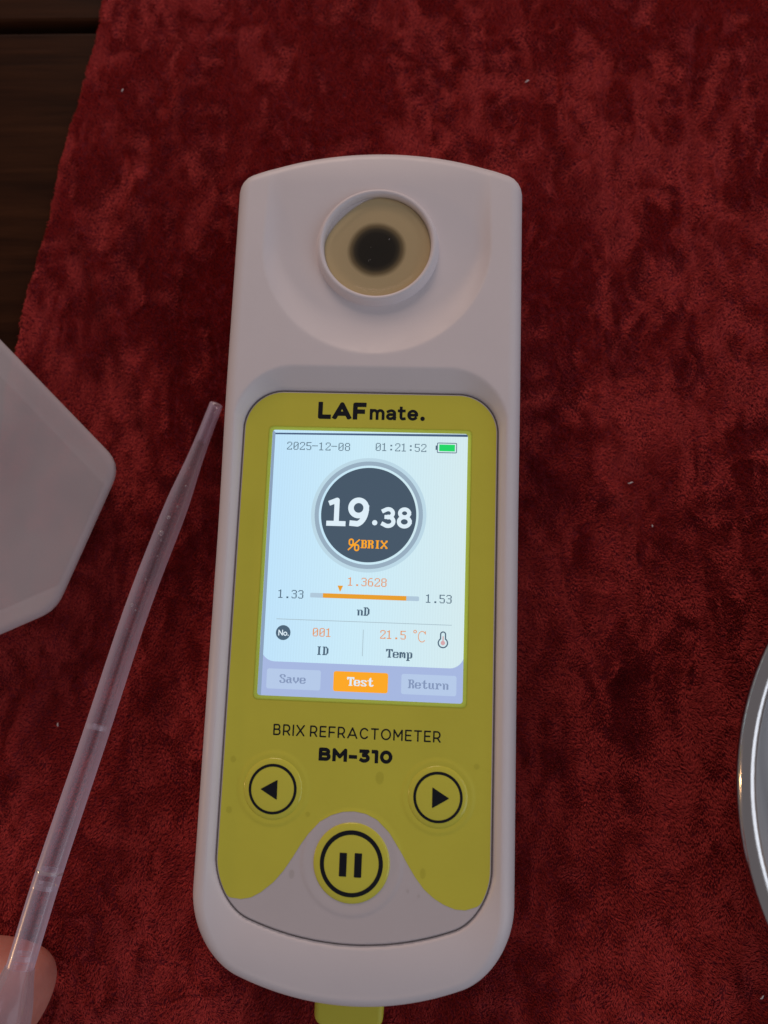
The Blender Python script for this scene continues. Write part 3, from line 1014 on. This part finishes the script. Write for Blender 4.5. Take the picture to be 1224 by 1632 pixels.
shape('percent_sign', lambda u, v: np.minimum(np.minimum(np.abs(d_box(u, v, 100.4, 105.0, 132.6, 139.6, 2.2)) - 0.9, np.abs(d_box(u, v, 107.2, 111.8, 139.2, 146.0, 2.2)) - 0.9),
      d_stroke(u, v, [[(99.6, 145.2), (112.2, 133.2)]], 1.7)), (96, 116, 129, 149), M['g_orange'], 3, 0.4)
pixtext('screen_text', '1.3628', 100, 178.6, M['g_otext'], 2, 0.18)
pixtext('screen_text', '1.33', 16.5, 196, M['g_text'], 2, 0.18)
pixtext('screen_text', '1.53', 194, 195.6, M['g_text'], 2, 0.18)
pixtext('screen_text', 'nD', 113, 213.6, M['g_text'], 2)
shape('scale_track', lambda u, v: d_box(u, v, 56, 186.5, 198.6, 204.1, 1.2), (54, 189, 196, 207), M['g_track'], 1)
shape('scale_bar', lambda u, v: d_box(u, v, 71.3, 171.4, 198.6, 204.0, 0.2), (69, 174, 196, 207), M['g_bar_orange'], 2)
shape('scale_pointer', lambda u, v: d_poly(u, v, [(88.4, 188.9), (95.2, 188.9), (91.8, 196.4)]), (86, 98, 186, 199), M['g_bar_orange'], 2, 0.4)
rectm('divider', 16.8, 230.6, 226, 231.4, M['g_line'], 2)
rectm('divider', 121.2, 240, 122.0, 271, M['g_line'], 2)
shape('number_badge', lambda u, v: d_circle(u, v, 25.8, 247.0, 8.8), (15, 37, 236, 258), M['g_text'], 2, 0.5)
Ln = [[(20.6, 250.0), (20.6, 244.2), (25.0, 250.0), (25.0, 244.2)], [(28.4 + 1.9 * math.cos(a), 248.2 + 1.9 * math.sin(a)) for a in np.linspace(0, 2 * math.pi, 17)], [(31.9, 249.8), (31.9, 250.0)]]
shape('badge_text', lambda u, v: d_stroke(u, v, Ln, 1.15), (17, 36, 240, 255), M['g_white'], 3, 0.35)
pixtext('screen_text', '001', 60.5, 240, M['g_otext'], 2, 0.18)
pixtext('screen_text', 'ID', 66, 261.5, M['g_text'], 2)
pixtext('screen_text', '21.5', 141, 239.7, M['g_otext'], 2, 0.18)
Lc = [[(183.0 + 1.6 * math.cos(a), 240.0 + 1.6 * math.sin(a)) for a in np.linspace(0, 2 * math.pi, 15)],
      [(191.4 + 4.4 * math.cos(math.radians(a)), 245.6 + 6.2 * math.sin(math.radians(a))) for a in range(-45, -316, -15)], [(195.2, 239.6), (195.2, 242.6)]]
shape('degree_mark', lambda u, v: d_stroke(u, v, Lc, 0.9), (179, 199, 235, 255), M['g_otext'], 2, 0.35)
pixtext('screen_text', 'Temp', 149.5, 261.4, M['g_text'], 2)
d_th = lambda u, v: np.minimum(d_box(u, v, 213.2, 219.0, 239.2, 252, 2.9), d_circle(u, v, 216.1, 252.0, 5.4))
shape('thermometer_icon', lambda u, v: np.abs(d_th(u, v)) - 0.75, (207, 225, 235, 261), M['g_text'], 2, 0.4)
shape('thermometer_fill', lambda u, v: np.minimum(d_circle(u, v, 216.1, 252.0, 2.6), d_box(u, v, 215.5, 216.9, 244, 252)), (207, 225, 235, 261), M['g_pink'], 2, 0.4)
# footer: the white sheet ends in rounded corners above a lilac bar
shape('footer', lambda u, v: np.maximum(-d_box(u, v, 0, 241.6, -60, 281.0, 17.5), np.maximum(264.0 - v, np.maximum(-1.8 - u, np.maximum(u - 241.8, v - 321.8)))), (-2, 242, 263, 322), M['g_bar'], 1, 0.8)
for a, m, tx, tm, tu, lab in ((9.0, 'g_key', 'Save', 'g_keytext', 24.6, 'pale soft key reading Save'), (88.6, 'g_orange', 'Test', 'g_white', 105, 'orange soft key reading Test'),
                         (168.6, 'g_key', 'Return', 'g_keytext', 176.6, 'pale soft key reading Return')):
    shape('soft_key', lambda u, v: d_box(u, v, a, a + 64.4, 289.4, 312.6, 2.6), (a - 2, a + 67, 287, 315), M[m], 2, 0.8, lab)
    pixtext('screen_text', tx, tu, 295.6, M[tm], 3, 0.25 if tx == 'Test' else 0.1)

# ------------------------------------------------------------------ yellow rubber tab at the foot
fn = lambda x, y: d_box(x, y, -6.5, 5.9, -82.6, -70, 1.8) + 0.9
V, F, rim = sheet(fn, (-8, 8, -85, -69), 0.3, 16.2)
V, F = skirt(V, F, rim, fn, [(0.45, 0.12), (0.78, 0.45), (0.9, 0.9), (0.9, 5.0), (0.6, 5.6), (0.0, 5.8)])
obj('port_cover', V, F, M['rubber_yellow'], ref)

# ------------------------------------------------------------------ pipette
pip = thing('pipette', 'milky clear plastic dropper pipette held over the cloth left of the device', 'pipette', (-47, -10, 4))
ctrl = np.array([(-35.8, 35.1, 4.0), (-39.0, 22.9, 5.5), (-41.7, 12.3, 7.0), (-47.2, -9.6, 10.0), (-52.1, -35.4, 14.0), (-56.3, -58.7, 18.5), (-58.1, -72.9, 22.0), (-59.0, -81.2, 24.4), (-59.9, -90, 26.6), (-61.5, -106, 30.5), (-62.6, -118, 33)])
cs = np.concatenate([[0], np.cumsum(np.linalg.norm(np.diff(ctrl, axis=0), axis=1))])
def on_axis(s):
    """Smooth curve through the control points by arc length."""
    i = int(np.clip(np.searchsorted(cs, s) - 1, 0, len(cs) - 2))
    t = (s - cs[i]) / (cs[i + 1] - cs[i])
    m = lambda k: (ctrl[min(k + 1, len(ctrl) - 1)] - ctrl[max(k - 1, 0)]) / (cs[min(k + 1, len(ctrl) - 1)] - cs[max(k - 1, 0)])
    h = cs[i + 1] - cs[i]
    return ((2 * t**3 - 3 * t**2 + 1) * ctrl[i] + (t**3 - 2 * t**2 + t) * h * m(i) + (-2 * t**3 + 3 * t**2) * ctrl[i + 1] + (t**3 - t**2) * h * m(i + 1))
S_B = cs[6] + 0.5                                  # where the shaft widens into the bulb
sr = [(0, 1.42), (2, 1.44), (6, 1.48), (10, 1.56), (14, 1.74), (19, 2.10), (23, 2.36), (27, 2.46), (40, 2.46), (70, 2.42), (100, 2.40), (S_B, 2.36)]
ss = np.concatenate([np.linspace(0, 30, 50), np.linspace(30.6, S_B, 110)])
V, F = tube([on_axis(s) for s in ss], np.interp(ss, *zip(*sr)), 40, False)
n0 = len(V)
si = np.linspace(0, 9, 16)                         # the open tip shows its bore
V2, F2 = tube([on_axis(s) for s in si], np.interp(si, *zip(*sr)) - np.linspace(0.34, 0.5, 16), 40, False)
V += V2; F += [[n0 + q for q in f[::-1]] for f in F2]
F += [[k, n0 + k, n0 + (k + 1) % 40, (k + 1) % 40] for k in range(40)]
obj('shaft', V, F, M['tube'], pip)
sb = np.linspace(S_B - 0.2, cs[-1], 60)
rb = np.interp(sb, [S_B - 0.2, S_B + 1.5, S_B + 4, S_B + 8, S_B + 16, cs[-1] - 10, cs[-1] - 4, cs[-1] - 1.2, cs[-1]], [2.37, 2.75, 3.8, 4.6, 5.0, 5.1, 4.4, 2.6, 0.3])
k5 = np.convolve(np.pad(rb, 3, 'edge'), np.ones(7) / 7, 'valid')
V, F = tube([on_axis(s) for s in sb], k5, 40)
obj('bulb', V, F, M['bulb'], pip)
def ridge(s, hgt, wd, arc_=(0, 360)):
    q = np.linspace(s - wd, s + wd, 9)
    base = np.interp(q, *zip(*sr))
    r = base + hgt * np.cos(np.linspace(-math.pi / 2, math.pi / 2, 9)) - 0.05
    V, F = tube([on_axis(a) for a in q], r, 40, False)
    return obj('graduation_mark', V, F, M['ridge'], pip)
def s_near(y): return float(np.interp(-y, -ctrl[:, 1], cs))
for y, h in ((-33.2, 0.05), (-58.4, 0.09), (-60.8, 0.03), (-71.6, 0.05)):
    ridge(s_near(y), h, 0.42)
random.seed(11)
VV, FF = [], []
for y, off, r in ((33.0, 0.9, 0.22), (28.0, -0.8, 0.16), (20.0, 0.2, 0.14), (16.2, 1.0, 0.24), (11.6, 1.0, 0.24), (9.0, 0.2, 0.42), (5.6, -0.1, 0.58), (4.2, 0.5, 0.18),
                  (-3.4, -1.3, 0.26), (-4.0, 0.5, 0.16), (-9.4, -0.4, 0.36), (-10.2, 0.7, 0.18), (1.0, 0.9, 0.16), (-14, 0.3, 0.14), (-24, -0.6, 0.16)):
    s = s_near(y); p = on_axis(s); t = on_axis(s + 0.2) - on_axis(s - 0.2); t /= np.linalg.norm(t)
    u = np.cross(t, (0, 0, 1)); u /= np.linalg.norm(u); u = -u if u[0] < 0 else u
    R0 = float(np.interp(s, *zip(*sr)))
    c = p + u * off + np.array([0, 0, math.sqrt(max(R0 ** 2 - off ** 2, 0.05)) - 0.02])
    s0 = len(VV); n1, n2 = 12, 6
    for a in range(n2 + 1):
        for b in range(n1):
            th = math.pi * a / n2; ph = 2 * math.pi * b / n1
            VV.append((c[0] + r * math.sin(th) * math.cos(ph), c[1] + r * math.sin(th) * math.sin(ph), c[2] + 0.6 * r * math.cos(th)))
    for a in range(n2):
        for b in range(n1):
            l = (b + 1) % n1
            FF.append([s0 + a * n1 + b, s0 + (a + 1) * n1 + b, s0 + (a + 1) * n1 + l, s0 + a * n1 + l])
o = obj('droplets', VV, FF, M['drop'], pip); o['kind'] = 'stuff'

# ------------------------------------------------------------------ frosted container at the left edge
def rounded_poly(P, rad, n=9):
    out = []
    P = [np.array(p, float) for p in P]
    for i in range(len(P)):
        a, b, c = P[i - 1], P[i], P[(i + 1) % len(P)]
        u = (a - b) / np.linalg.norm(a - b); v = (c - b) / np.linalg.norm(c - b)
        ang = math.acos(np.clip(u @ v, -1, 1))
        d = rad[i] / math.tan(ang / 2)
        p0, p1 = b + u * d, b + v * d
        for k in range(n):
            t = k / (n - 1)
            out.append((1 - t) ** 2 * p0 + 2 * t * (1 - t) * b + t * t * p1)
    return np.array(out)
def make_container():
    # corners of the top face at z = 14
    P = [(-52.2, 19.4), (-63.0, -11.0), (-106, -31.5), (-140, -12), (-143, 30), (-118, 62), (-86.5, 51.0)]
    rad = [6.5, 8.0, 8, 8, 8, 8, 8]
    fn = lambda x, y: d_poly(x, y, rounded_poly(P, rad))
    c = thing('container', 'frosted white plastic container with angled corners at the left edge', 'container', (-95, 12, 0.3))
    f_in = lambda x, y: fn(x, y) + 1.6
    V, F, rim = sheet(f_in, (-148, -50, -36, 66), 1.0, lambda x, y: 14.0 + 0.5 * smooth(-(fn(x, y) + 1.6) / 14))
    rings = [(1.6 * math.sin(math.pi / 2 * k / 8), 0.9 * (1 - math.cos(math.pi / 2 * k / 8))) for k in range(1, 9)]
    rings += [(1.5, ('z', 12.2)), (0.4, ('z', 10.5)), (-2.5, ('z', 6.0)), (-4.2, ('z', 2.6)), (-4.8, ('z', 1.2)), (-6, ('z', 0.4))]
    V, F = skirt(V, F, rim, f_in, rings)
    obj('shell', V, F, M['frost'], c)
make_container()

# ------------------------------------------------------------------ steel bowl at the right edge
bc = (112.6, -35.0)
bowl = thing('bowl', 'polished steel bowl with a rolled rim at the right edge', 'bowl', (bc[0], bc[1], 0))
RR = 50.6
prof = [(0.01, 1.4), (26, 1.4), (31, 1.8), (34.5, 4.5), (39, 14.0), (43.5, 24.0), (47.2, 31.0), (48.3, 33.3), (48.9, 34.2)]
def fine(P, n=60):
    P = np.array(P); t = np.concatenate([[0], np.cumsum(np.hypot(*np.diff(P, axis=0).T))])
    q = np.linspace(0, t[-1], n)
    A = np.column_stack([np.interp(q, t, P[:, 0]), np.interp(q, t, P[:, 1])])
    for _ in range(4):
        A[1:-1] = (A[:-2] + 2 * A[1:-1] + A[2:]) / 4
    return A
A = fine(prof)
B = fine([(49.6, 34.3), (49.1, 33.0), (47.8, 30.5), (44.3, 24.0), (39.8, 14.0), (35.2, 4.0), (31.5, 0.8), (26, 0.3), (0.01, 0.3)])
V, F = lathe([tuple(a) for a in A], 200, bc)
n0 = len(V)
V2, F2 = lathe([tuple(a) for a in B], 200, bc)
V += V2; F += [[n0 + q for q in f] for f in F2]
obj('wall', V, F, M['steel'], bowl)
pr = [(50.1 + 1.5 * math.cos(math.radians(a)), 34.4 + 1.4 * math.sin(math.radians(a))) for a in range(205, -140, -15)]
V, F = lathe([tuple(a) for a in fine(pr, 40)], 240, bc)
obj('rim', V, F, M['rim'], bowl)

# ------------------------------------------------------------------ the hand that holds the bulb
def make_hand():
    hand = thing('person', 'hand of a person pinching the bulb of the pipette at the bottom left', 'person', (-100, -105, 12))
    # joints: position, radius. Root first: the palm.
    J = [((-118, -136, 24), 13.5), ((-104, -122, 22), 14.0),                 # wrist side, palm
         ((-101, -103, 17), 10.0), ((-92, -92, 14), 9.0), ((-77, -82.5, 11.0), 10.2), ((-66.5, -82.8, 11.0), 10.2), ((-58.2, -85.6, 11.8), 9.2),   # index
         ((-100, -112, 35), 10.0), ((-88, -110, 43), 9.4), ((-76, -104, 44), 8.8), ((-67, -102, 41), 7.6),                # thumb over the bulb
         ((-95, -112, 12), 9.6), ((-82, -104, 9.5), 8.4), ((-72, -102, 10.5), 7.6), ((-66, -104, 14), 6.6),                 # middle, curled
         ((-93, -122, 10), 9.2), ((-80, -117, 9), 8.2), ((-71, -116, 12), 7.2), ((-68, -118, 17), 6.2),                    # ring
         ((-94, -132, 12), 8.4), ((-84, -130, 9.5), 7.2), ((-76, -129, 13), 6.2), ((-74, -130, 17), 5.4),                  # little
         ((-150, -168, 30), 22.0)]
    E = [(23, 0), (0, 1), (1, 2), (2, 3), (3, 4), (4, 5), (5, 6), (1, 7), (7, 8), (8, 9), (9, 10), (1, 11), (11, 12), (12, 13), (13, 14),
         (1, 15), (15, 16), (16, 17), (17, 18), (0, 19), (19, 20), (20, 21), (21, 22)]
    base = ROOTS[hand]
    me = bpy.data.meshes.new('hand')
    me.from_pydata([tuple((np.array(p) - base) * S) for p, r in J], E, [])
    o = bpy.data.objects.new('hand', me)
    COL.objects.link(o)
    o.parent = hand
    me.materials.append(M['skin'])
    sk = o.modifiers.new('skin', 'SKIN')
    sk.use_smooth_shade = True
    lay = me.skin_vertices[0] if me.skin_vertices else None
    if lay is None:
        import bmesh
        bm = bmesh.new(); bm.from_mesh(me)
        bm.verts.layers.skin.verify()
        bm.to_mesh(me); bm.free()
        lay = me.skin_vertices[0]
    for i, (p, r) in enumerate(J):
        lay.data[i].radius = (r * S, r * S)
        lay.data[i].use_root = (i == 0)
    sb = o.modifiers.new('smooth', 'SUBSURF')
    sb.levels = 2; sb.render_levels = 3
make_hand()
